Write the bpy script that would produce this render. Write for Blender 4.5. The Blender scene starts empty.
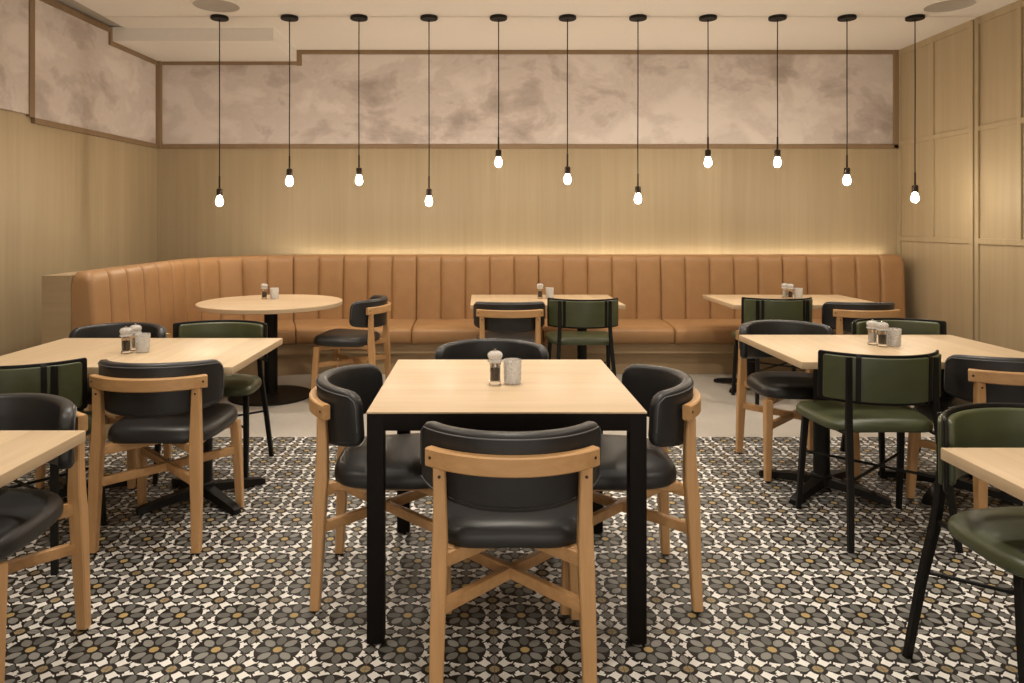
import bpy, bmesh, math, random
from mathutils import Vector, Matrix
random.seed(7)
sc = bpy.context.scene
COL = sc.collection
PI = math.pi
R = math.radians

# ------------------------------------------------------------------ materials
class NT:
    def __init__(self, name):
        self.m = bpy.data.materials.new(name); self.m.use_nodes = True
        self.t = self.m.node_tree; self.n = self.t.nodes; self.l = self.t.links
        self.b = self.n['Principled BSDF']
    def node(self, typ, **kw):
        x = self.n.new(typ)
        for k, v in kw.items(): setattr(x, k, v)
        return x
    def put(self, sock, v):
        if v is None: return
        if isinstance(v, bpy.types.NodeSocket): self.l.new(v, sock)
        else: sock.default_value = v
    def math(self, op, a, b=None, clamp=False):
        x = self.node('ShaderNodeMath', operation=op); x.use_clamp = clamp
        self.put(x.inputs[0], a); self.put(x.inputs[1], b)
        return x.outputs[0]
    def mix(self, f, a, b, blend='MIX'):
        x = self.node('ShaderNodeMix', data_type='RGBA', blend_type=blend)
        self.put(x.inputs[0], f)
        self.put(x.inputs[6], a if isinstance(a, bpy.types.NodeSocket) else (*a, 1))
        self.put(x.inputs[7], b if isinstance(b, bpy.types.NodeSocket) else (*b, 1))
        return x.outputs[2]
    def coord(self, scale=(1, 1, 1), loc=(0, 0, 0)):
        tc = self.node('ShaderNodeTexCoord'); mp = self.node('ShaderNodeMapping')
        mp.inputs['Scale'].default_value = scale; mp.inputs['Location'].default_value = loc
        self.l.new(tc.outputs['Object'], mp.inputs[0]); return mp.outputs[0]
    def noise(self, vec, scale, detail=4, rough=.5, dist=0):
        x = self.node('ShaderNodeTexNoise'); self.put(x.inputs['Vector'], vec)
        x.inputs['Scale'].default_value = scale; x.inputs['Detail'].default_value = detail
        x.inputs['Roughness'].default_value = rough; x.inputs['Distortion'].default_value = dist
        return x.outputs['Fac']
    def ramp(self, fac, stops):
        x = self.node('ShaderNodeValToRGB'); e = x.color_ramp.elements
        e[0].position, e[0].color = stops[0][0], (*stops[0][1], 1)
        e[1].position, e[1].color = stops[-1][0], (*stops[-1][1], 1)
        for p, c in stops[1:-1]:
            k = e.new(p); k.color = (*c, 1)
        self.put(x.inputs[0], fac); return x.outputs[0]
    def bump(self, h, strength=.2, dist=.002):
        x = self.node('ShaderNodeBump'); x.inputs['Strength'].default_value = strength
        x.inputs['Distance'].default_value = dist; self.put(x.inputs['Height'], h)
        self.l.new(x.outputs[0], self.b.inputs['Normal'])
    def done(self, col=None, rough=.5, metal=0, spec=.5):
        if col is not None:
            self.put(self.b.inputs['Base Color'], col if isinstance(col, bpy.types.NodeSocket) else (*col, 1))
        self.put(self.b.inputs['Roughness'], rough); self.b.inputs['Metallic'].default_value = metal
        self.b.inputs['Specular IOR Level'].default_value = spec
        return self.m

def wood(name, c1, c2, axis, rough=.5, fine=60, stretch=.05, plank=None, amt=1.0, spec=.4):
    k = NT(name)
    s = [1, 1, 1]; s[axis] = stretch
    v = k.coord(tuple(s))
    n1 = k.noise(v, fine, 5, .6, .3)
    n2 = k.noise(v, fine * .16, 3, .5, .8)
    f = k.math('ADD', k.math('MULTIPLY', n1, .5), k.math('MULTIPLY', n2, .5))
    col = k.ramp(f, [(.5 - .2 / amt, c1), (.5 + .2 / amt, c2)])
    if plank:
        ax, w, amp = plank
        sep = k.node('ShaderNodeSeparateXYZ'); k.l.new(k.coord(), sep.inputs[0])
        cell = k.math('FLOOR', k.math('DIVIDE', sep.outputs[ax], w))
        wn = k.node('ShaderNodeTexWhiteNoise', noise_dimensions='1D'); k.put(wn.inputs['W'], cell)
        g = k.math('ADD', 1 - amp, k.math('MULTIPLY', wn.outputs['Value'], 2 * amp))
        cc = k.node('ShaderNodeCombineColor')
        for i in range(3): k.l.new(g, cc.inputs[i])
        col = k.mix(1.0, col, cc.outputs[0], 'MULTIPLY')
    k.bump(n1, .08, .001)
    return k.done(col, rough, spec=spec)

def plain(name, c, rough=.5, metal=0, spec=.5, var=.0, sc_=30):
    k = NT(name)
    n = k.noise(k.coord(), sc_, 3)
    col = k.ramp(n, [(.3, tuple(x * (1 - var) for x in c)), (.7, tuple(x * (1 + var) for x in c))])
    return k.done(col, rough, metal, spec)

def leather(name, c, rough=.42, bump=.12, var=.12, spec=.5):
    k = NT(name)
    v = k.coord()
    n = k.noise(v, 9, 3)
    col = k.ramp(n, [(.3, tuple(x * (1 - var) for x in c)), (.7, tuple(x * (1 + var) for x in c))])
    vo = k.node('ShaderNodeTexVoronoi'); k.put(vo.inputs['Vector'], v); vo.inputs['Scale'].default_value = 420
    k.bump(vo.outputs['Distance'], bump, .0006)
    return k.done(col, rough, spec=spec)

def tile_mat():
    k = NT('patterned_cement_tile')
    T = .2
    tc = k.node('ShaderNodeTexCoord'); sep = k.node('ShaderNodeSeparateXYZ'); k.l.new(tc.outputs['Object'], sep.inputs[0])
    def fold(o, ph):
        u = k.math('DIVIDE', k.math('ADD', o, 100 * T - ph), T)
        # nearest tile centre -> signed offset in [-.5,.5]
        fr = k.math('FRACT', k.math('ADD', u, .5))
        return k.math('ABSOLUTE', k.math('SUBTRACT', fr, .5))
    a = fold(sep.outputs[0], .142); b = fold(sep.outputs[1], .084)
    hi = k.math('MAXIMUM', a, b); lo = k.math('MINIMUM', a, b)
    e = k.math('SUBTRACT', .5, hi); f = k.math('SUBTRACT', .5, lo)
    u = k.math('MULTIPLY', k.math('ADD', a, b), .7071); v = k.math('ABSOLUTE', k.math('MULTIPLY', k.math('SUBTRACT', a, b), .7071))
    def pw(x, c, r, p):
        d = k.math('DIVIDE', k.math('ABSOLUTE', k.math('SUBTRACT', x, c)), r)
        return k.math('POWER', d, p)
    def shape(x, cx, rx, y, cy, ry, p):
        return k.math('LESS_THAN', k.math('ADD', pw(x, cx, rx, p), pw(y, cy, ry, p)), 1.0)
    n = k.noise(k.coord(), 3.1, 2); n2 = k.noise(k.coord(), 900, 2)
    def tint(c, amt=.18):
        return k.mix(n2, tuple(x * (1 - amt) for x in c), tuple(x * (1 + amt) for x in c))
    line = (.014, .011, .009); white = tint((.74, .715, .67), .05)
    dk = tint((.125, .122, .112), .3); lt = tint((.235, .226, .205), .3); gold = tint((.40, .285, .12), .2)
    c = white
    def lay(c, mask, col): return k.mix(mask, c, col)
    def cell(c, x, cx, rx, y, cy, ry, p, col, o=.03):
        c = lay(c, shape(x, cx, rx + o, y, cy, ry + o, p), line)
        return lay(c, shape(x, cx, rx, y, cy, ry, p), col)
    c = k.mix(1.0, line, line)
    # white birds of the outer ring, white stars about the corners
    ang = k.math('ARCTAN2', lo, hi)
    rad = k.math('SQRT', k.math('ADD', k.math('MULTIPLY', hi, hi), k.math('MULTIPLY', lo, lo)))
    arc = k.math('MULTIPLY', k.math('LESS_THAN', k.math('ABSOLUTE', k.math('SUBTRACT', rad, .402)), .030), k.math('LESS_THAN', ang, .62))
    c = lay(c, arc, white)
    c = lay(c, shape(hi, .430, .080, lo, .150, .045, .85), white)
    c = lay(c, shape(a, .348, .160, b, .348, .160, .60), white)
    off = k.math('MULTIPLY', k.math('ABSOLUTE', k.math('SUBTRACT', ang, .53)), rad)
    c = lay(c, k.math('LESS_THAN', off, .014), line)
    c = lay(c, k.math('LESS_THAN', rad, .372), line)
    c = cell(c, lo, .262, .108, e, 0, .066, 1.5, lt)
    c = cell(c, e, 0, .120, lo, 0, .105, .9, dk)
    c = cell(c, hi, .240, .118, lo, 0, .077, 1.8, dk, .012)
    c = cell(c, u, .238, .114, v, 0, .075, 1.8, lt, .012)
    # gold hearts
    oc = k.math('MAXIMUM', hi, u)
    c = lay(c, k.math('LESS_THAN', oc, .092), line); c = lay(c, k.math('LESS_THAN', oc, .072), gold)
    oe = k.math('MAXIMUM', f, k.math('MULTIPLY', k.math('ADD', e, f), .72))
    c = lay(c, k.math('LESS_THAN', oe, .098), line); c = lay(c, k.math('LESS_THAN', oe, .078), tint((.30, .225, .12), .2))
    c = lay(c, k.math('LESS_THAN', e, .005), (.10, .09, .08))
    # wear
    c = k.mix(k.math('MULTIPLY', k.math('SUBTRACT', n, .4), .12, True), c, (.10, .09, .075))
    return k.done(c, k.math('ADD', .38, k.math('MULTIPLY', n, .15)), spec=.22)

def cloud_mat():
    k = NT('cloud_wallpaper')
    v = k.coord((1, 1, 1.6))
    n1 = k.noise(v, 1.05, 10, .60, .25)
    n2 = k.noise(k.coord((1, 1, 1.3), (3, 1, 7)), 1.9, 8, .58, .6)
    f = k.math('ADD', k.math('MULTIPLY', n1, .6), k.math('MULTIPLY', n2, .4))
    col = k.ramp(f, [(.37, (.40, .335, .295)), (.44, (.55, .475, .43)), (.475, (.66, .585, .535)), (.50, (.63, .555, .505)), (.56, (.74, .665, .61))])
    return k.done(col, .7, spec=.2)

def terrazzo_mat():
    k = NT('pale_terrazzo')
    n = k.noise(k.coord(), 2.5, 4); s = k.noise(k.coord(), 140, 2)
    c = k.ramp(n, [(.3, (.40, .365, .32)), (.7, (.48, .44, .385))])
    c = k.mix(k.math('GREATER_THAN', s, .62), c, (.30, .27, .23))
    return k.done(c, .35, spec=.4)

M = {}
M['chair_wood'] = wood('honey_oak_upright', (.44, .235, .095), (.62, .37, .17), 2, .42, 55, .06)
M['chair_wood_x'] = wood('honey_oak_rail', (.44, .235, .095), (.62, .37, .17), 0, .42, 55, .06)
M['top_x'] = wood('pale_oak_crosswise', (.54, .39, .24), (.66, .50, .33), 0, .42, 40, .05, (1, .13, .05))
M['top_y'] = wood('pale_oak_lengthwise', (.51, .37, .225), (.66, .50, .325), 1, .42, 40, .05, (0, .11, .06))
M['wall_wood'] = wood('oak_veneer', (.365, .280, .165), (.45, .355, .222), 2, .48, 26, .03, (0, .61, .05), .9)
M['wall_wood_side'] = wood('oak_veneer_side', (.365, .280, .165), (.45, .355, .222), 2, .48, 26, .03, (1, .61, .05), .9)
M['trim'] = wood('brown_trim_oak', (.225, .145, .078), (.29, .195, .11), 2, .5, 30, .1)
M['bench_wood'] = wood('bench_carcass_oak', (.36, .255, .145), (.45, .33, .195), 0, .5, 26, .04)
M['ceiling'] = plain('ceiling_paint', (.83, .79, .73), .8, spec=.2, var=.01)
M['speaker'] = plain('speaker_grille_paint', (.42, .385, .34), .7, var=.06, sc_=600)
M['cloud'] = cloud_mat(); M['tile'] = tile_mat(); M['terrazzo'] = terrazzo_mat()
M['tan'] = leather('tan_leather', (.36, .198, .088), .46, .1, .05, .4)
M['black_leather'] = leather('charcoal_leather', (.020, .019, .019), .42, .1)
M['green'] = leather('olive_leather', (.060, .070, .031), .40, .1)
M['piping'] = plain('grey_stitching', (.10, .10, .105), .5)
M['black_metal'] = plain('black_powder_coat', (.007, .006, .005), .5, .0, .22, .1)
M['black_frame'] = plain('black_satin_steel', (.007, .005, .004), .6, .0, .12, .1)
M['rubber'] = plain('black_rubber', (.008, .008, .008), .7)
M['dowel'] = plain('dark_dowel', (.03, .015, .008), .6)
M['socket'] = plain('bronze_socket', (.035, .022, .014), .35, .6)
M['pepper'] = plain('peppercorns', (.030, .016, .008), .8, var=.6, sc_=500)
M['salt'] = plain('white_salt', (.80, .77, .72), .8, var=.08, sc_=500)
M['steel'] = plain('polished_steel', (.6, .58, .55), .2, 1)
def glass(name, c, rough=.03, bumpy=0, tw=.86):
    k = NT(name); k.b.inputs['Transmission Weight'].default_value = tw; k.b.inputs['IOR'].default_value = 1.45
    if bumpy:
        vo = k.node('ShaderNodeTexVoronoi'); k.put(vo.inputs['Vector'], k.coord()); vo.inputs['Scale'].default_value = bumpy
        k.bump(vo.outputs['Distance'], .9, .006)
    return k.done(c, rough)
M['acrylic'] = glass('clear_acrylic', (1, .99, .98), .05, 160, .5)
M['acrylic_body'] = glass('clear_acrylic_tube', (1, 1, 1), 0, 0, 1.0)
M['cut_glass'] = glass('cut_glass', (1, .99, .98), .05, 130, .45)
def emit(name, c, s):
    k = NT(name); k.b.inputs['Emission Color'].default_value = (*c, 1); k.b.inputs['Emission Strength'].default_value = s
    return k.done(c, .4)
M['bulb'] = emit('lit_bulb', (1, .88, .72), 190)
M['led'] = emit('warm_led', (1, .86, .66), 12)

# ------------------------------------------------------------------ mesh helper
class MB:
    def __init__(self): self.v = []; self.f = []
    def add(self, verts, faces):
        o = len(self.v); self.v += [tuple(p) for p in verts]; self.f += [tuple(i + o for i in q) for q in faces]
        return self
    def box(self, x0, x1, y0, y1, z0, z1, mtx=None, c=.0):
        """box with small chamfers on every edge when c > 0"""
        xs, ys, zs = (x0, x1), (y0, y1), (z0, z1)
        if c <= 0:
            p = [Vector((x, y, z)) for z in zs for y in ys for x in xs]
            fs = [(0, 2, 3, 1), (4, 5, 7, 6), (0, 1, 5, 4), (2, 6, 7, 3), (0, 4, 6, 2), (1, 3, 7, 5)]
        else:
            bm = bmesh.new(); bmesh.ops.create_cube(bm, size=1)
            for v in bm.verts:
                v.co = Vector((x0 if v.co.x < 0 else x1, y0 if v.co.y < 0 else y1, z0 if v.co.z < 0 else z1))
            bmesh.ops.bevel(bm, geom=bm.edges[:], offset=c, segments=2, profile=.5, affect='EDGES')
            bm.verts.index_update()
            p = [v.co.copy() for v in bm.verts]; fs = [tuple(v.index for v in f.verts) for f in bm.faces]; bm.free()
        if mtx is not None: p = [mtx @ q for q in p]
        return self.add(p, fs)
    def loft(self, rings, cap=True, closed=False):
        n = len(rings[0]); v = [p for r in rings for p in r]; f = []
        m = len(rings)
        for i in range(m if closed else m - 1):
            j = (i + 1) % m
            for q in range(n):
                w = (q + 1) % n
                f.append((i * n + q, i * n + w, j * n + w, j * n + q))
        if cap and not closed:
            f.append(tuple(range(n - 1, -1, -1))); f.append(tuple((m - 1) * n + q for q in range(n)))
        return self.add(v, f)
    def lathe(self, prof, seg=24, c=(0, 0, 0)):
        rings = []
        for r, z in prof:
            rings.append([Vector((c[0] + max(r, 1e-5) * math.cos(2 * PI * i / seg), c[1] + max(r, 1e-5) * math.sin(2 * PI * i / seg), c[2] + z)) for i in range(seg)])
        return self.loft(rings)
    def tube(self, pts, r, seg=10):
        pts = [Vector(p) for p in pts]; rings = []
        up = None
        for i, p in enumerate(pts):
            t = (pts[min(i + 1, len(pts) - 1)] - pts[max(i - 1, 0)]).normalized()
            a = up if up is not None else (Vector((0, 0, 1)) if abs(t.z) < .9 else Vector((1, 0, 0)))
            x = (a - t * a.dot(t)).normalized(); y = t.cross(x); up = x
            rr = r[i] if isinstance(r, (list, tuple)) else r
            rings.append([p + x * rr * math.cos(2 * PI * q / seg) + y * rr * math.sin(2 * PI * q / seg) for q in range(seg)])
        return self.loft(rings)
    def bar(self, a, b, w, h, c=.003):
        """rectangular bar from a to b, w across (horizontal), h tall"""
        a, b = Vector(a), Vector(b); d = b - a; L = d.length; t = d.normalized()
        x = Vector((0, 0, 1)).cross(t).normalized(); z = t.cross(x)
        m = Matrix((x, t, z)).transposed().to_4x4(); m.translation = a
        return self.box(-w / 2, w / 2, 0, L, -h / 2, h / 2, m, c)
    def build(self, name, mat, parent=None, smooth=True, angle=35):
        me = bpy.data.meshes.new(name); me.from_pydata(self.v, [], self.f); me.update()
        bm = bmesh.new(); bm.from_mesh(me); bmesh.ops.recalc_face_normals(bm, faces=bm.faces[:])
        if smooth:
            ca = R(angle)
            for f in bm.faces: f.smooth = True
            for e in bm.edges:
                if len(e.link_faces) == 2 and e.calc_face_angle(0) > ca: e.smooth = False
        bm.to_mesh(me); bm.free()
        me.materials.append(M[mat] if isinstance(mat, str) else mat)
        o = bpy.data.objects.new(name, me); COL.objects.link(o)
        if parent is not None: o.parent = parent
        return o

def section_leg(st, c=.004):
    """loft of chamfered rectangles: stations (x, y, z, wx, wy)"""
    rings = []
    for x, y, z, wx, wy in st:
        a, b = wx / 2, wy / 2
        rings.append([Vector((x + px, y + py, z)) for px, py in
                      ((-a + c, -b), (a - c, -b), (a, -b + c), (a, b - c), (a - c, b), (-a + c, b), (-a, b - c), (-a, -b + c))])
    return MB().loft(rings)

def tag(o, label, cat, group=None):
    o['label'] = label; o['category'] = cat
    if group: o['group'] = group
    return o
def empty(name, loc=(0, 0, 0), rz=0):
    o = bpy.data.objects.new(name, None); o.empty_display_size = .1
    o.location = loc; o.rotation_euler = (0, 0, rz); COL.objects.link(o); return o
def struct(o): o['kind'] = 'structure'; return o
def dup(o, parent=None):
    kids = list(o.children)
    c = o.copy(); COL.objects.link(c)
    if parent is not None: c.parent = parent
    for k in kids: dup(k, c)
    return c
_first = {}
def place(kind, make, loc, rz, label, cat, group):
    if kind not in _first: _first[kind] = o = make()
    else: o = dup(_first[kind])
    o.location = loc; o.rotation_euler = (0, 0, rz)
    return tag(o, label, cat, group)

# ------------------------------------------------------------------ room
WY = 7.18; CZ = 3.134; RX = 4.246
def lx(y): return -3.295 - .06034 * (WY - y)     # slightly splayed side wall
YB = -2.6
TY = 4.553
m = MB().box(-4.2, RX + .1, YB, TY, -.1, 0); struct(m.build('floor', 'tile', smooth=False))
m = MB().box(-4.2, RX + .1, TY, WY + .1, -.1, 0); struct(m.build('floor.001', 'terrazzo', smooth=False))
# rear wall with timber veneer
m = MB().box(-3.6, RX + .1, WY, WY + .12, 0, CZ + .3); struct(m.build('wall_back', 'wall_wood', smooth=False))
def quad_prism(p, z0, z1):
    a = [Vector((x, y, z0)) for x, y in p] + [Vector((x, y, z1)) for x, y in p]
    n = len(p)
    fs = [tuple(range(n))[::-1], tuple(range(n, 2 * n))] + [(i, (i + 1) % n, n + (i + 1) % n, n + i) for i in range(n)]
    return a, fs
def lwall(mb, y0, y1, d0, d1, z0, z1):
    """slab following the splayed wall, from d0 to d1 in front of it"""
    return mb.add(*quad_prism([(lx(y0) + d0, y0), (lx(y0) + d1, y0), (lx(y1) + d1, y1), (lx(y1) + d0, y1)], z0, z1))
struct(lwall(MB(), YB, WY, -.15, 0, 0, CZ + .3).build('wall_left', 'wall_wood_side', smooth=False))
struct(MB().box(-4.2, RX + .1, YB - .12, YB, 0, CZ + .3).build('wall_front', 'wall_wood', smooth=False))
# panelled wall: recessed fields between stiles and rails
m = MB().box(RX, RX + .12, YB, WY, 0, CZ + .3)
def stile(y, w, z0, z1, d=.016): m.box(RX - d, RX, y - w / 2, y + w / 2, z0, z1, None, .003)
R1, R2 = 2.185, 1.225
for y, w in ((7.155, .05), (6.10, .05), (6.03, .045), (5.02, .06), (3.95, .06), (2.9, .06), (1.85, .06), (.8, .06)): stile(y, w, 0, CZ)
for y in (6.63, 5.555, 4.48, 3.42, 2.37, 1.32): stile(y, .045, R2, CZ)
ys = [7.13, 6.20, 6.06, -2.6]
for z, h in ((R1, .045), (R2, .05), (CZ - .03, .06), (.05, .10)):
    m.box(RX - .014, RX, 6.11, 7.14, z - h / 2, z + h / 2, None, .003)
    m.box(RX - .014, RX, YB, 6.02, z - h / 2, z + h / 2, None, .003)
struct(m.build('wall_right', 'wall_wood_side', smooth=False))
# ceiling with a slot along the splayed wall and a dropped bulkhead in the corner
m = MB().box(-3.205, RX + .1, YB, WY + .1, CZ, CZ + .25)
m.box(-4.3, -3.205, YB, WY + .1, CZ + .03, CZ + .25)
struct(m.build('ceiling', 'ceiling', smooth=False))
struct(MB().box(-3.45, -1.868, 6.35, WY, 3.017, CZ + .01).build('ceiling.001', 'ceiling', smooth=False))
# painted shadow joint in the plasterboard along the pendant line
struct(MB().box(-3.2, RX, 6.003, 6.006, CZ - .0008, CZ + .002).build('trim_1', 'speaker', smooth=False))
struct(MB().box(-3.95, -3.206, YB, 6.36, CZ + .018, CZ + .029).build('trim_4', 'speaker', smooth=False))
# frieze: wallpaper panels and brown trim
FZ = 2.165
struct(MB().box(-3.245, 4.19, WY - .012, WY, FZ, CZ - .02).build('wall_frieze', 'cloud', smooth=False))
struct(lwall(MB(), 5.345, WY - .02, 0, .012, FZ, CZ - .03).build('wall_frieze_side', 'cloud', smooth=False))
struct(lwall(MB(), 2.6, 5.29, 0, .02, FZ + .03, CZ).build('wall_frieze_near', 'cloud', smooth=False))
m = MB()
m.box(-3.27, RX - .016, WY - .035, WY, FZ - .03, FZ + .012, None, .004)
m.box(-1.868, RX - .016, WY - .03, WY, CZ - .042, CZ, None, .004)
m.box(-3.27, -1.82, WY - .03, WY, 3.017 - .034, 3.017, None, .004)
m.box(-1.868, -1.82, WY - .0305, WY, 2.977, CZ, None, .004)
m.box(RX - .066, RX - .016, WY - .035, WY, FZ - .03, CZ, None, .004)
m.box(-3.295, -3.235, WY - .05, WY, FZ - .03, 3.017, None, .004)
struct(m.build('trim_2', 'trim', smooth=False))
m = MB()
lwall(m, 5.345, WY - .04, 0, .03, FZ - .03, FZ + .012)
lwall(m, 6.36, WY - .04, 0, .03, 3.017 - .04, 3.017)
lwall(m, 6.32, 6.37, 0, .032, 3.017 - .04, CZ)
lwall(m, 2.6, 6.36, 0, .03, CZ - .045, CZ)
lwall(m, 5.29, 5.345, 0, .03, FZ + .012, CZ)
struct(m.build('trim_3', 'trim', smooth=False))

# ------------------------------------------------------------------ banquette
BX, BY, CR = -2.48, 6.85, .95
S0, XE = 4.5, 4.12
LA = 5.90 - S0; LB = CR * PI / 2; LC = XE - (BX + CR); LT = LA + LB + LC
NCH = 36; CH = LT / NCH
def path(s):
    if s <= LA: return Vector((BX, S0 + s, 0)), Vector((1, 0, 0))
    if s <= LA + LB:
        t = (s - LA) / CR; n = Vector((math.cos(t), -math.sin(t), 0))
        return Vector((BX + CR, 5.90, 0)) - n * CR, n
    return Vector((BX + CR + s - LA - LB, BY, 0)), Vector((0, -1, 0))
def pt(s, d, z):
    p, n = path(s); q = p + n * d; q.z = z; return q
US = [0, .012, .035, .08, .16, .3, .5, .7, .84, .92, .965, .988, 1]
bench = tag(empty('banquette', (0, BY, 0)), 'long tan leather banquette with channelled back, curving along two walls', 'bench')
off = Vector((0, -BY, 0))
def sweep(prof_at, ss):
    m = MB(); m.loft([[pt(s, d, z) + off for d, z in prof_at(s)] for s in ss]); return m
def back_prof(s):
    u = (s / CH) % 1.0
    if abs(u - 1) < 1e-6: u = 0
    b = .026 * (1 - abs(2 * u - 1) ** 10) if 0 < u < 1 else 0
    zt = 1.072
    for t in (LT - s, s):
        if t < .07: zt -= .07 - math.sqrt(max(0, .07 ** 2 - (.07 - t) ** 2))
    P = []
    for z, k in ((.38, 1), (.52, 1), (.70, 1), (.85, 1), (.95, 1), (1.0, .95), (1.03, .8)):
        P.append((.055 * (1.05 - z) - .03 + b * k, z - (1.072 - zt) * (z > .9) * .6))
    P += [(-.036 + b * .5, zt - .018), (-.05 + b * .25, zt - .004), (-.075, zt), (-.12, zt - .004), (-.132, zt - .03), (-.132, .38)]
    return P
bounds = [0] + list(range(6, 37, 5))
for i in range(len(bounds) - 1):
    ss = []
    for c in range(bounds[i], bounds[i + 1]):
        ex = [.03, .06, .12, .22] if c == 0 else [.78, .88, .94, .97] if c == NCH - 1 else []
        for u in sorted(set(US + ex)):
            s = (c + u) * CH
            if not ss or s - ss[-1] > 1e-5: ss.append(s)
    ss[0] += .0015; ss[-1] -= .0015
    def prof(s, a=ss[0], b=ss[-1]):
        return back_prof(a - .0015 if s == a else b + .0015 if s == b else s)
    sweep(prof, ss).build('back_cushion', 'tan', bench, angle=60)
    # seat cushion of the same module
    a, b = bounds[i] * CH + .002, bounds[i + 1] * CH - .002
    n = max(10, int((b - a) / .06)); q = [a, a + .006, a + .016] + [a + .03 + (b - a - .06) * t / n for t in range(n + 1)] + [b - .016, b - .006, b]
    def sp(s, a=a, b=b):
        e = min(s - a, b - s); k = max(0, 1 - e / .018) ** 2 * .02
        return [(-.02, .29), (.47 - k, .288), (.498 - k, .298), (.508 - k, .32), (.51 - k, .36), (.508 - k, .40 - k), (.498 - k, .418 - k),
                (.482 - k, .424 - k), (.474 - k, .4235 - k), (.462, .430 - k), (.40, .440 - k), (.25, .449 - k), (.08, .452 - k), (-.02, .452 - k)]
    sweep(sp, q).build('seat_cushion', 'tan', bench, angle=50)
allS = [LA * t / 6 for t in range(7)] + [LA + LB * t / 24 for t in range(1, 25)] + [LA + LB + LC * t / 8 for t in range(1, 9)]
sweep(lambda s: [(-.10, .20), (.455, .20), (.455, .283), (-.10, .283)], allS).build('seat_rail', 'bench_wood', bench, smooth=False)
sweep(lambda s: [(-.10, 0), (.40, 0), (.40, .20), (-.10, .20)], allS).build('plinth', 'bench_wood', bench, smooth=False)
sweep(lambda s: [(-.32, 0), (-.135, 0), (-.135, 1.045), (-.32, 1.045)], allS).build('back_ledge', 'bench_wood', bench, smooth=False)
sweep(lambda s: [(-.275, 1.046), (-.255, 1.046), (-.255, 1.053), (-.275, 1.053)], [t for t in allS if t > LA + LB * .55][:-1] + [LT - .02]).build('led_strip', 'led', bench, smooth=False)

# ------------------------------------------------------------------ pendant lamps
def make_pendant(z, i):
    """z = height of the bulb's middle"""
    o = empty('pendant_lamp')
    MB().lathe([(0, 0), (.072, 0), (.074, -.004), (.074, -.022), (.070, -.026), (0, -.026)], 32).build('canopy', 'black_metal', o)
    d = CZ - z
    MB().tube([(0, 0, -.02), (.0015 * math.sin(i * 2.1), 0, -d * .4), (-.0015 * math.sin(i * 1.3), 0, -d * .7), (0, 0, -d + .16)], .0045, 8).build('cord', 'black_metal', o)
    MB().tube([(0, 0, -d + .22), (0, 0, -d + .10)], .0075, 10).build('stem', 'socket', o)
    MB().lathe([(0, .116), (.010, .116), (.022, .110), (.025, .104), (.025, .056), (.023, .052), (0, .052)], 20, (0, 0, -d)).build('socket', 'socket', o)
    MB().lathe([(0, .055), (.013, .054), (.016, .046), (.023, .030), (.0285, .012), (.0295, 0), (.0285, -.012), (.024, -.023), (.016, -.031), (.007, -.035), (0, -.0355)], 24, (0, 0, -d)).build('bulb', 'bulb', o)
    return o
PY = 5.998
BXs = [219.5, 289.5, 359, 429, 498.5, 567.5, 638, 708, 777.5, 847, 915]
BYs = [202, 182, 181, 202, 163, 180, 199.5, 163, 163, 181, 198.5]
say = {0: 'low bulb, hanging by the bulkhead and the splayed wall', 10: 'low bulb, hanging beside the panelled wall'}
ordw = ['first', 'second', 'third', 'fourth', 'fifth', 'middle', 'fifth', 'fourth', 'third', 'second', 'last']
for i, (px, py) in enumerate(zip(BXs, BYs)):
    z = 1.38 - (py - 223) * PY / 706
    o = make_pendant(z, i); o.location = ((px - 481) * PY / 706, PY, CZ)
    h = 'low' if py > 195 else 'mid-height' if py > 170 else 'high'
    if i in say: lab = 'bare bulb pendant, ' + say[i]
    elif i == 5: lab = 'mid-height bare bulb pendant in the middle of the row of eleven'
    elif i < 5: lab = f'{h} bare bulb pendant, {ordw[i]} in the row counting from the splayed cloud wall'
    else: lab = f'{h} bare bulb pendant, {ordw[i]} in the row counting from the panelled wall'
    tag(o, lab, 'pendant lamp', 'bare bulb pendants in a row above the banquette')

def speaker(x, y, label):
    o = empty('ceiling_speaker', (x, y, CZ))
    MB().lathe([(0, .0), (.185, .0), (.188, -.003), (.185, -.006), (.178, -.006), (.175, -.004), (0, -.004)], 48).build('grille', 'speaker', o)
    pr = [(.1775, -.0042), (.189, -.001), (.190, -.005), (.185, -.0085), (.179, -.0085)]
    MB().loft([[Vector((r * math.cos(2 * PI * q / 48), r * math.sin(2 * PI * q / 48), z)) for r, z in pr] for q in range(48)], closed=True).build('bezel', 'ceiling', o)
    tag(o, label, 'speaker', 'round ceiling speakers')
speaker(-2.13, 5.68, 'round flush ceiling speaker above the row end beside the bulkhead')
speaker(3.77, 5.68, 'round flush ceiling speaker close to the panelled wall')

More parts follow.
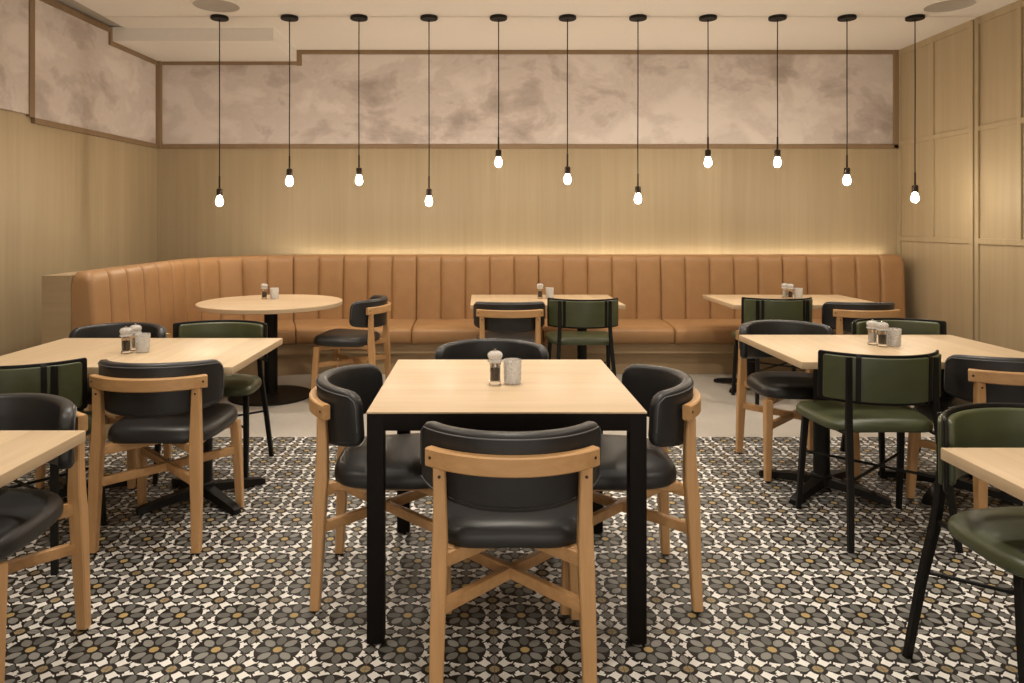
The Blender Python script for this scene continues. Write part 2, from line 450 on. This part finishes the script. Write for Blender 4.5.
# ------------------------------------------------------------------ tables
HT = .7635; HO = .738; HR = .755
def cross_base(x, y, o):
    m = MB()
    for sx, sy in ((1, 1), (1, -1), (-1, 1), (-1, -1)):
        d = Vector((sx * .238, sy * .205, 0)); t = d.normalized(); n = Vector((-t.y, t.x, 0)); L = d.length
        rings = []
        for k, w, zb, zt in ((.02, .036, .03, .075), (.3, .031, .025, .062), (.7, .026, .012, .045), (.95, .024, .004, .032), (1.0, .020, .004, .024)):
            p = Vector((x, y, 0)) + t * L * k
            rings.append([p + n * w + Vector((0, 0, zb)), p - n * w + Vector((0, 0, zb)), p - n * w * .8 + Vector((0, 0, zt)), p + n * w * .8 + Vector((0, 0, zt))])
        m.loft(rings)
        p = Vector((x, y, 0)) + t * L * .95
        m.lathe([(0, 0), (.016, 0), (.016, .008), (0, .008)], 12, tuple(p))
    b = m.build('base', 'black_metal', o, angle=40)
    MB().lathe([(0, .03), (.052, .03), (.052, .08), (.040, .088), (.040, HO - .045), (0, HO - .045)], 24, (x, y, 0)).build('column', 'black_metal', o)
    MB().box(x - .19, x + .19, y - .03, y + .03, HO - .05, HO - .034, None, .003).box(x - .03, x + .03, y - .19, y + .19, HO - .05, HO - .034, None, .003).build('support_plate', 'black_metal', o)
def make_oak_table():
    o = empty('oak_table')
    MB().box(-.608, .608, -.398, .398, HO - .034, HO, None, .003).build('tabletop', 'top_y', o)
    cross_base(-.325, 0, o); cross_base(.325, 0, o)
    return o
G_T = 'rectangular oak tables on black cross bases'
def oak(x, y, label): return place('oak_table', make_oak_table, (x, y, 0), 0, label, 'table', G_T)
oak(-1.715, 3.545, 'four-seat oak table beside the wing end of the banquette, two green and two black chairs')
oak(2.09, 3.66, 'oak table by the panelled wall, set with a salt mill and a pepper mill')
cropped = oak(-1.832, 1.79, 'bare oak table cropped by the frame, with one black chair and no mill')
for k in cropped.children:
    if k.name.split('.')[0] != 'tabletop' and k.data.vertices[0].co.x > 0: k.location.x = .10
oak(1.922, 1.622, 'bare oak table cropped by the frame, with one green chair and no mill')
oak(.524, 5.93, 'oak table against the straight middle of the tan banquette')
oak(2.592, 5.93, 'oak table against the end of the banquette beside the panelled wall')
# round table
rt = tag(empty('round_table', (-1.675, 5.63, 0)), 'round oak pedestal table in the curve of the banquette', 'table')
MB().lathe([(0, HR - .034), (.555, HR - .034), (.560, HR - .030), (.560, HR - .004), (.557, HR), (0, HR)], 72).build('tabletop', 'top_x', rt)
MB().lathe([(0, .02), (.075, .02), (.07, .03), (.052, .034), (.052, HR - .034), (0, HR - .034)], 28).build('column', 'black_metal', rt)
MB().lathe([(0, 0), (.32, 0), (.325, .005), (.322, .014), (.30, .019), (.08, .028), (0, .028)], 56).build('base', 'black_metal', rt)
# black framed table
ct = tag(empty('black_framed_table', (.084, 2.745, 0)), 'square table with pale oak top on a black four-legged frame', 'table')
hw, hd = .458, .443
MB().box(-hw, hw, -hd, hd, HT - .006, HT, None, .001).build('tabletop', 'top_x', ct)
m = MB(); za, zb = HT - .062, HT - .006
m.box(-hw + .01, hw - .01, -hd + .002, -hd + .028, za, zb, None, .001).box(-hw + .01, hw - .01, hd - .028, hd - .002, za, zb, None, .001)
m.box(-hw + .002, -hw + .028, -hd + .01, hd - .01, za, zb, None, .001).box(hw - .028, hw - .002, -hd + .01, hd - .01, za, zb, None, .001)
m.build('apron', 'black_frame', ct)
for sx in (-1, 1):
    for sy in (-1, 1):
        x0, x1 = sorted((sx * (hw - .001), sx * (hw - .056))); y0, y1 = sorted((sy * (hd - .001), sy * (hd - .056)))
        l = MB().box(x0, x1, y0, y1, .006, HT - .0062, None, .0015).build('leg', 'black_frame', ct)
        MB().lathe([(0, 0), (.02, 0), (.02, .008), (0, .008)], 14, ((x0 + x1) / 2, (y0 + y1) / 2, 0)).build('foot', 'rubber', l)

# ------------------------------------------------------------------ chairs
def cushion(hwf, hwr, y0, y1, levels, n=56, p=.5, dish=.0):
    """upholstered pad: plan outline scaled through (inset, z) levels"""
    yc, hy = (y0 + y1) / 2, (y1 - y0) / 2
    def ring(k, z):
        r = []
        for i in range(n):
            t = 2 * PI * i / n; c, s = math.cos(t), math.sin(t)
            y = hy * math.copysign(abs(s) ** p, s)
            w = hwr + (hwf - hwr) * (y / hy * .5 + .5)
            x = w * math.copysign(abs(c) ** p, c)
            X, Y = x * (1 - k / w) if w > k else 0, y * (1 - k / hy)
            zz = z - dish * (1 - (Y / hy) ** 2) * (1 - k) * .5 + .006 * (Y / hy) * (abs(X) / w)
            r.append(Vector((X, yc + Y, zz)))
        return r
    return MB().loft([ring(k, z) for k, z in levels])
def arc_pad(half, sag, y_out, th, z0, z1, n=36, droop=.0, rise=.0, lean=.1, rr=.02, endr=.05, inner=0.0, endt=None):
    """curved upholstered back; outer arc through (±half, y_out+sag), (0, y_out)"""
    Rr = (half * half + sag * sag) / (2 * sag); th_m = math.asin(min(1, half / Rr))
    if sag > Rr: th_m = PI - th_m
    rings = []
    zm = (z0 + z1) / 2
    L = Rr * th_m
    ts = sorted(set([-1 + 2 * i / n for i in range(n + 1)] + [sg * (1 - e) for sg in (-1, 1) for e in (.002, .006, .012, .022, .035)]))
    for t in ts:
        a = t * th_m
        dist = (1 - abs(t)) * L
        q = 1.0 if dist >= endr else math.sqrt(max(0, 1 - (1 - dist / endr) ** 2))
        et = endt or endr; qt = 1.0 if dist >= et else math.sqrt(max(0, 1 - (1 - dist / et) ** 2))
        k2 = 0 if dist >= th * .6 else (1 - math.sqrt(max(0, 1 - (1 - dist / (th * .6)) ** 2)))
        za = z0 + rise * t * t * abs(t) ** .5 + endr * (1 - q); zb = z1 - droop * t * t - et * (1 - qt)
        tt = th * (1 - .75 * k2); r = min(rr, tt * .48, max(.002, (zb - za) * .4))
        sec = []
        for cx, cz, a0 in ((tt - r, zb - r, 0), (r, zb - r, 90), (r, za + r, 180), (tt - r, za + r, 270)):
            for j in range(6):
                b = R(a0 + j * 18)
                sec.append((cx + r * math.cos(b), cz + r * math.sin(b)))
        # extra rows bulge the faces a little
        ring = []
        for d, z in sec:
            d2 = d + (th - tt) * .5 + inner
            rad = Rr - d2
            ring.append(Vector((rad * math.sin(a), y_out + Rr - rad * math.cos(a) - (z - zm) * lean, z)))
        rings.append(ring)
    return MB().loft(rings), Rr, th_m

def make_wood_chair():
    o = empty('dining_chair')
    for s in (-1, 1):
        l = section_leg([(s * .217, -.238, .008, .036, .034), (s * .213, -.228, .22, .042, .040), (s * .208, -.222, .40, .045, .047), (s * .206, -.216, .47, .044, .045),
                         (s * .206, -.214, .58, .038, .038), (s * .208, -.216, .687, .036, .032)]).build('leg', 'chair_wood', o, angle=30)
        MB().lathe([(0, 0), (.013, 0), (.013, .009), (0, .009)], 12, (s * .217, -.238, 0)).build('foot', 'rubber', l)
        d = MB(); d.tube([(s * .208, -.225, .664), (s * .208, -.2332, .664)], .0048, 10); d.build('dowel', 'dowel', l)
        l = section_leg([(s * .238, .234, .008, .032, .032), (s * .232, .222, .22, .038, .040), (s * .224, .206, .43, .042, .046)]).build('leg', 'chair_wood', o, angle=30)
        MB().lathe([(0, 0), (.013, 0), (.013, .009), (0, .009)], 12, (s * .238, .234, 0)).build('foot', 'rubber', l)
    m = MB()
    for s in (-1, 1):
        m.bar((s * .200, -.212, .422 + .001 * s), (0, -.02, .422 + .001 * s), .026, .040)
        m.bar((s * .215, .200, .422 + .001 * s), (0, -.02, .422 + .001 * s), .026, .040)
    for s in (-1, 1): m.bar((s * .178, -.19, .431), (s * .184, .19, .431), .02, .028)
    m.build('seat_frame', 'chair_wood_x', o)
    # crossed stretchers
    for s in (-1, 1):
        MB().bar((s * .208, -.222, .290 + .001 * s), (-s * .226, .216, .290 + .001 * s), .024, .036).build('stretcher', 'chair_wood_x', o)
    cushion(.261, .224, -.195, .266, [(.03, .441), (.008, .444), (.001, .453), (0, .466), (.002, .481), (.008, .494), (.02, .505), (.045, .513), (.09, .518), (.15, .518), (.20, .517)], p=.49, dish=.014).build('seat', 'black_leather', o, angle=60)
    pad, Rr, tm = arc_pad(.276, .203, -.272, .044, .572, .797, droop=.013, rise=.030, lean=.06, rr=.016, endr=.034, endt=.055)
    b = pad.build('backrest', 'black_leather', o, angle=60)
    # stitched piping round the outer face
    pts = []
    def op(t, z):
        a = t * tm; rad = Rr + .0008
        return Vector((rad * math.sin(a), -.272 + Rr - rad * math.cos(a) - (z - .6845) * .06, z))
    N = 30
    for i in range(N + 1):
        t = -.95 + 1.9 * i / N; pts.append(op(t, .797 - .013 * t * t - .015 - (.016 if abs(t) > .94 else 0)))
    pts = [op(-.965, .65), op(-.965, .70), op(-.963, .735)] + pts + [op(.963, .735), op(.965, .70), op(.965, .65)]
    MB().tube(pts, .0024, 6).build('piping', 'piping', b)
    pts = [op(-.95 + 1.9 * i / N, .572 + .030 * abs(-.95 + 1.9 * i / N) ** 2.5 + .017) for i in range(N + 1)]
    MB().tube(pts, .002, 6).build('piping', 'black_leather', b)
    # bent back rail
    half, sag = .250, .098; Rq = (half * half + sag * sag) / (2 * sag); am = math.asin(half / Rq)
    rings = []
    for i in range(29):
        a = (-1 + 2 * i / 28) * am; t = abs(i / 14 - 1)
        zt, zb = .740 - .0015 * t, .685
        c = .004; th = .030; rr = []
        for d, z in ((c, zb), (th - c, zb), (th, zb + c), (th, zt - c), (th - c, zt), (c, zt), (0, zt - c), (0, zb + c)):
            rad = Rq - d
            rr.append(Vector((rad * math.sin(a), -.302 + Rq - rad * math.cos(a), z)))
        rings.append(rr)
    rl = MB().loft(rings).build('back_rail', 'chair_wood_x', o, angle=30)
    for s in (-1, 1):
        a = s * am * .93
        n = Vector((math.sin(a), -math.cos(a), 0)); p = Vector((0, -.302 + Rq, .713)) + n * Rq
        MB().tube([p - n * .008, p + n * .0012], .0048, 10).build('dowel', 'dowel', rl)
    return o

def make_green_chair():
    o = empty('upholstered_chair')
    for s in (-1, 1):
        section_leg([(s * .228, -.240, 0, .024, .024), (s * .210, -.204, .25, .026, .026), (s * .196, -.166, .44, .028, .028), (s * .190, -.152, .54, .028, .022),
                     (s * .187, -.1475, .62, .028, .016), (s * .186, -.1475, .80, .028, .014)]).build('leg', 'black_metal', o, angle=30)
        section_leg([(s * .243, .215, 0, .022, .024), (s * .236, .190, .25, .026, .028), (s * .228, .172, .46, .028, .030)]).build('leg', 'black_metal', o, angle=30)
        MB().tube([(s * .208, -.202, .285 + s * .005), (-s * .235, .187, .285 + s * .005)], .0065, 8).build('stretcher', 'black_metal', o)
    m = MB()
    m.bar((-.192, -.16, .466), (-.218, .17, .466), .018, .012).bar((.192, -.16, .466), (.218, .17, .466), .018, .012)
    m.bar((-.22, .17, .466), (.22, .17, .466), .018, .012).bar((-.19, -.08, .466), (.19, -.08, .466), .018, .012)
    m.build('seat_frame', 'black_metal', o)
    cushion(.280, .228, -.135, .264, [(.02, .468), (.004, .471), (0, .480), (.0, .492), (.004, .504), (.014, .514), (.035, .521), (.08, .525), (.14, .525), (.19, .524)], p=.44, dish=.010).build('seat', 'green', o, angle=60)
    half, sag = .272, .152; YO = -.190
    sh, Rr, tm = arc_pad(half, sag, YO, .012, .598, .814, n=36, lean=.02, rr=.005, endr=.012)
    sh.build('back_shell', 'black_metal', o, angle=50)
    pad, _, _ = arc_pad(half - .022, .123, YO + .011, .024, .612, .803, n=36, lean=.02, rr=.011, endr=.02)
    pad.build('backrest', 'green', o, angle=60)
    rp, _, _ = arc_pad(half - .008, .134, YO - .012, .014, .610, .802, n=36, lean=.02, rr=.006, endr=.014)
    rp.build('back_pad', 'green', o, angle=60)
    def op(x, z, d=0):
        a = math.asin(x / Rr); rad = Rr + d
        return Vector((rad * math.sin(a), YO + Rr - rad * math.cos(a) - (z - .709) * .02, z))
    for s in (-1, 1):
        rings = []
        for z in (.600, .612, .70, .80, .812):
            dd = .015 if .61 < z < .805 else .006
            rings.append([op(s * .140, z, dd), op(s * .158, z, dd), op(s * .158, z, 0), op(s * .140, z, 0)])
        MB().loft(rings).build('strap', 'black_metal', o, angle=30)
    return o

GW, GG = 'oak framed chairs with charcoal leather seats', 'black framed chairs with green leather seats'
def W(x, y, deg, label): return place('wood', make_wood_chair, (x, y, 0), R(deg), label, 'chair', GW)
def G(x, y, deg, label): return place('green', make_green_chair, (x, y, 0), R(deg), label, 'chair', GG)
# about the black framed table
W(.090, 2.222, 0, 'oak chair with charcoal back, seen from behind, tucked under the black framed table')
W(-.352, 2.730, -90, 'oak and charcoal chair at the round-table side of the black framed table, facing across it')
W(.53, 2.725, 90, 'oak and charcoal chair at the panelled-wall side of the black framed table, facing across it')
W(.052, 3.31, 180, 'oak and charcoal chair behind the mill on the black framed table, facing us')
# about the table beside the banquette's wing
W(-1.405, 3.187, 0, 'oak and charcoal chair seen from behind at the table beside the banquette wing')
G(-1.934, 2.98, 8, 'green chair seen from behind, cropped by the frame, at the table beside the banquette wing')
W(-2.05, 3.895, 180, 'charcoal chair facing us in front of the banquette wing end, behind the double mills')
G(-1.475, 3.945, 178, 'green chair facing us in front of the round pedestal table')
# about the table by the panelled wall
W(1.766, 3.998, 180, 'oak and charcoal chair facing us across the table by the panelled wall')
G(2.415, 4.032, 180, 'green chair facing us behind the tumbler on the table by the panelled wall')
G(1.778, 3.20, 0, 'green chair seen from behind, whole, at the table by the panelled wall')
W(2.386, 3.30, 0, 'oak and charcoal chair seen from behind, cropped by the frame, near the panelled wall')
# at the two cropped tables
W(-1.566, 2.16, 180, 'black-seated oak chair facing us, alone at the bare cropped oak table')
G(1.612, 2.036, 187, 'green chair facing us, alone at the bare cropped oak table')
# along the banquette
W(-1.02, 5.60, 82, 'oak and charcoal chair in profile, drawn up to the round table')
W(.215, 5.45, 0, 'oak and charcoal chair seen from behind at the banquette\'s middle table')
G(.773, 5.40, 0, 'green chair seen from behind at the banquette\'s middle table')
G(2.265, 5.45, 0, 'green chair seen from behind at the banquette table beside the panelled wall')
W(2.86, 5.44, 0, 'oak and charcoal chair seen from behind at the banquette table beside the panelled wall')

# ------------------------------------------------------------------ mills and tumblers
def make_mill(fill):
    o = empty('pepper_mill' if fill == 'pepper' else 'salt_mill')
    MB().lathe([(0, 0), (.0225, 0), (.0235, .003), (.0235, .012), (.0205, .014), (.0205, .074), (.0225, .078), (.0225, .084), (.0195, .084), (.0185, .076), (.0185, .015), (0, .015)], 28).build('body', 'acrylic_body', o)
    MB().lathe([(.004, .0155), (.0178, .0155), (.0178, .062), (.0165, .064), (.004, .062)], 24).build('filling', fill, o)
    MB().tube([(0, 0, .0152), (0, 0, .0835)], .0022, 8).build('spindle', 'steel', o)
    MB().lathe([(0, .0845), (.024, .0845), (.029, .087), (.029, .092), (.022, .095), (.0255, .100), (.029, .108), (.0285, .115), (.024, .122), (.016, .126), (0, .1265)], 28).build('head', 'acrylic', o)
    MB().lathe([(0, .1268), (.004, .1268), (.006, .130), (.005, .134), (0, .136)], 14).build('knob', 'steel', o)
    return o
def make_tumbler():
    o = empty('tumbler')
    n = 48; rings = []
    prof = [(0, 0), (.028, 0), (.031, .002), (.0325, .010), (.0335, .022), (.0335, .034), (.034, .046), (.0345, .058), (.035, .070), (.035, .078), (.0355, .088), (.0350, .091),
            (.0335, .091), (.0325, .084), (.032, .060), (.031, .030), (.0295, .013), (.02, .011), (0, .011)]
    for i, (r, z) in enumerate(prof):
        rr = []
        for q in range(n):
            a = 2 * PI * q / n
            k = r
            if 2 < i < 10: k = r - .003 * (1 if (q // 3 + i) % 2 else 0)
            rr.append(Vector((max(k, 1e-5) * math.cos(a), max(k, 1e-5) * math.sin(a), z)))
        rings.append(rr)
    MB().loft(rings).build('glass', 'cut_glass', o, angle=50)
    return o
GP, GS, GT = 'clear pepper mills on the tables', 'clear salt mills on the tables', 'cut glass tumblers on the tables'
def pep(x, y, z, l): return place('pepper', lambda: make_mill('pepper'), (x, y, z + .0004), .3, l, 'pepper mill', GP)
def salt(x, y, z, l): return place('salt', lambda: make_mill('salt'), (x, y, z + .0004), 0, l, 'salt mill', GS)
def tum(x, y, z, l): return place('tumbler', make_tumbler, (x, y, z + .0004), 0, l, 'glass', GT)
pep(.054, 2.70, HT, 'clear pepper mill on the black framed table'); tum(.121, 2.715, HT, 'cut glass tumbler on the black framed table')
pep(-1.746, 3.473, HO, 'clear pepper mill on the table beside the banquette wing'); salt(-1.742, 3.56, HO, 'clear salt mill behind the pepper on the table beside the banquette wing')
tum(-1.682, 3.51, HO, 'cut glass tumbler on the table beside the banquette wing')
salt(2.064, 3.722, HO, 'clear salt mill full of white salt on the table by the panelled wall'); pep(2.084, 3.665, HO, 'clear pepper mill on the table by the panelled wall')
tum(2.155, 3.685, HO, 'cut glass tumbler on the table by the panelled wall')
pep(-1.78, 5.80, HR, 'clear pepper mill on the round table'); tum(-1.700, 5.81, HR, 'cut glass tumbler on the round table')
pep(.502, 6.00, HO, 'clear pepper mill on the banquette\'s middle table'); tum(.585, 6.02, HO, 'cut glass tumbler on the banquette\'s middle table')
salt(2.595, 6.03, HO, 'clear salt mill on the banquette table beside the panelled wall'); pep(2.612, 5.962, HO, 'clear pepper mill on the banquette table beside the panelled wall')
tum(2.688, 5.98, HO, 'cut glass tumbler on the banquette table beside the panelled wall')

# ------------------------------------------------------------------ light
def spot(x, y, e, size=115, z=CZ - .03, col=(1, .915, .79), rad=.07):
    l = bpy.data.lights.new('downlight', 'SPOT'); l.energy = e; l.color = col; l.spot_size = R(size); l.spot_blend = .8; l.shadow_soft_size = rad
    o = bpy.data.objects.new('downlight', l); o.location = (x, y, z); COL.objects.link(o); return o
for x, y, e in ((-2.3, 4.9, 60), (-.6, 4.9, 60), (1.2, 4.9, 60), (3.0, 4.9, 60),
                (-1.7, 3.3, 75), (.1, 3.0, 80), (2.0, 3.4, 75), (-1.9, 1.4, 50), (.1, 1.3, 45), (2.0, 1.4, 50), (-.9, -.6, 40), (1.2, -.6, 40)):
    spot(x, y, e * 1.6)
# added fill light behind the camera, tilted up to brighten ceiling and frieze
l = bpy.data.lights.new('fill_light', 'AREA'); l.shape = 'RECTANGLE'; l.size = 6.5; l.size_y = 2.2; l.energy = 115; l.color = (1, .92, .82)
o = bpy.data.objects.new('fill_light', l); o.location = (.2, YB + .15, 1.3); o.rotation_euler = (R(112), 0, 0); COL.objects.link(o)
w = bpy.data.worlds.new('World'); sc.world = w; w.use_nodes = True
w.node_tree.nodes['Background'].inputs[0].default_value = (1, .85, .68, 1); w.node_tree.nodes['Background'].inputs[1].default_value = .05

# ------------------------------------------------------------------ camera
cd = bpy.data.cameras.new('camera'); cam = bpy.data.objects.new('camera', cd); COL.objects.link(cam)
cam.location = (0, 0, 1.38); cam.rotation_euler = (PI / 2, 0, 0)
cd.sensor_width = 36; cd.lens = 706 / 1024 * 36; cd.shift_x = (512 - 481) / 1024; cd.shift_y = (223 - 341.5) / 1024
cd.clip_start = .05
sc.camera = cam
vs = sc.view_settings
vs.view_transform = 'Standard'; vs.look = 'None'; vs.gamma = 1; vs.use_curve_mapping = False; vs.exposure = 0
sc.cycles.use_denoising = True
sc.cycles.max_bounces = 10; sc.cycles.transmission_bounces = 8
sc.cycles.sample_clamp_indirect = 4
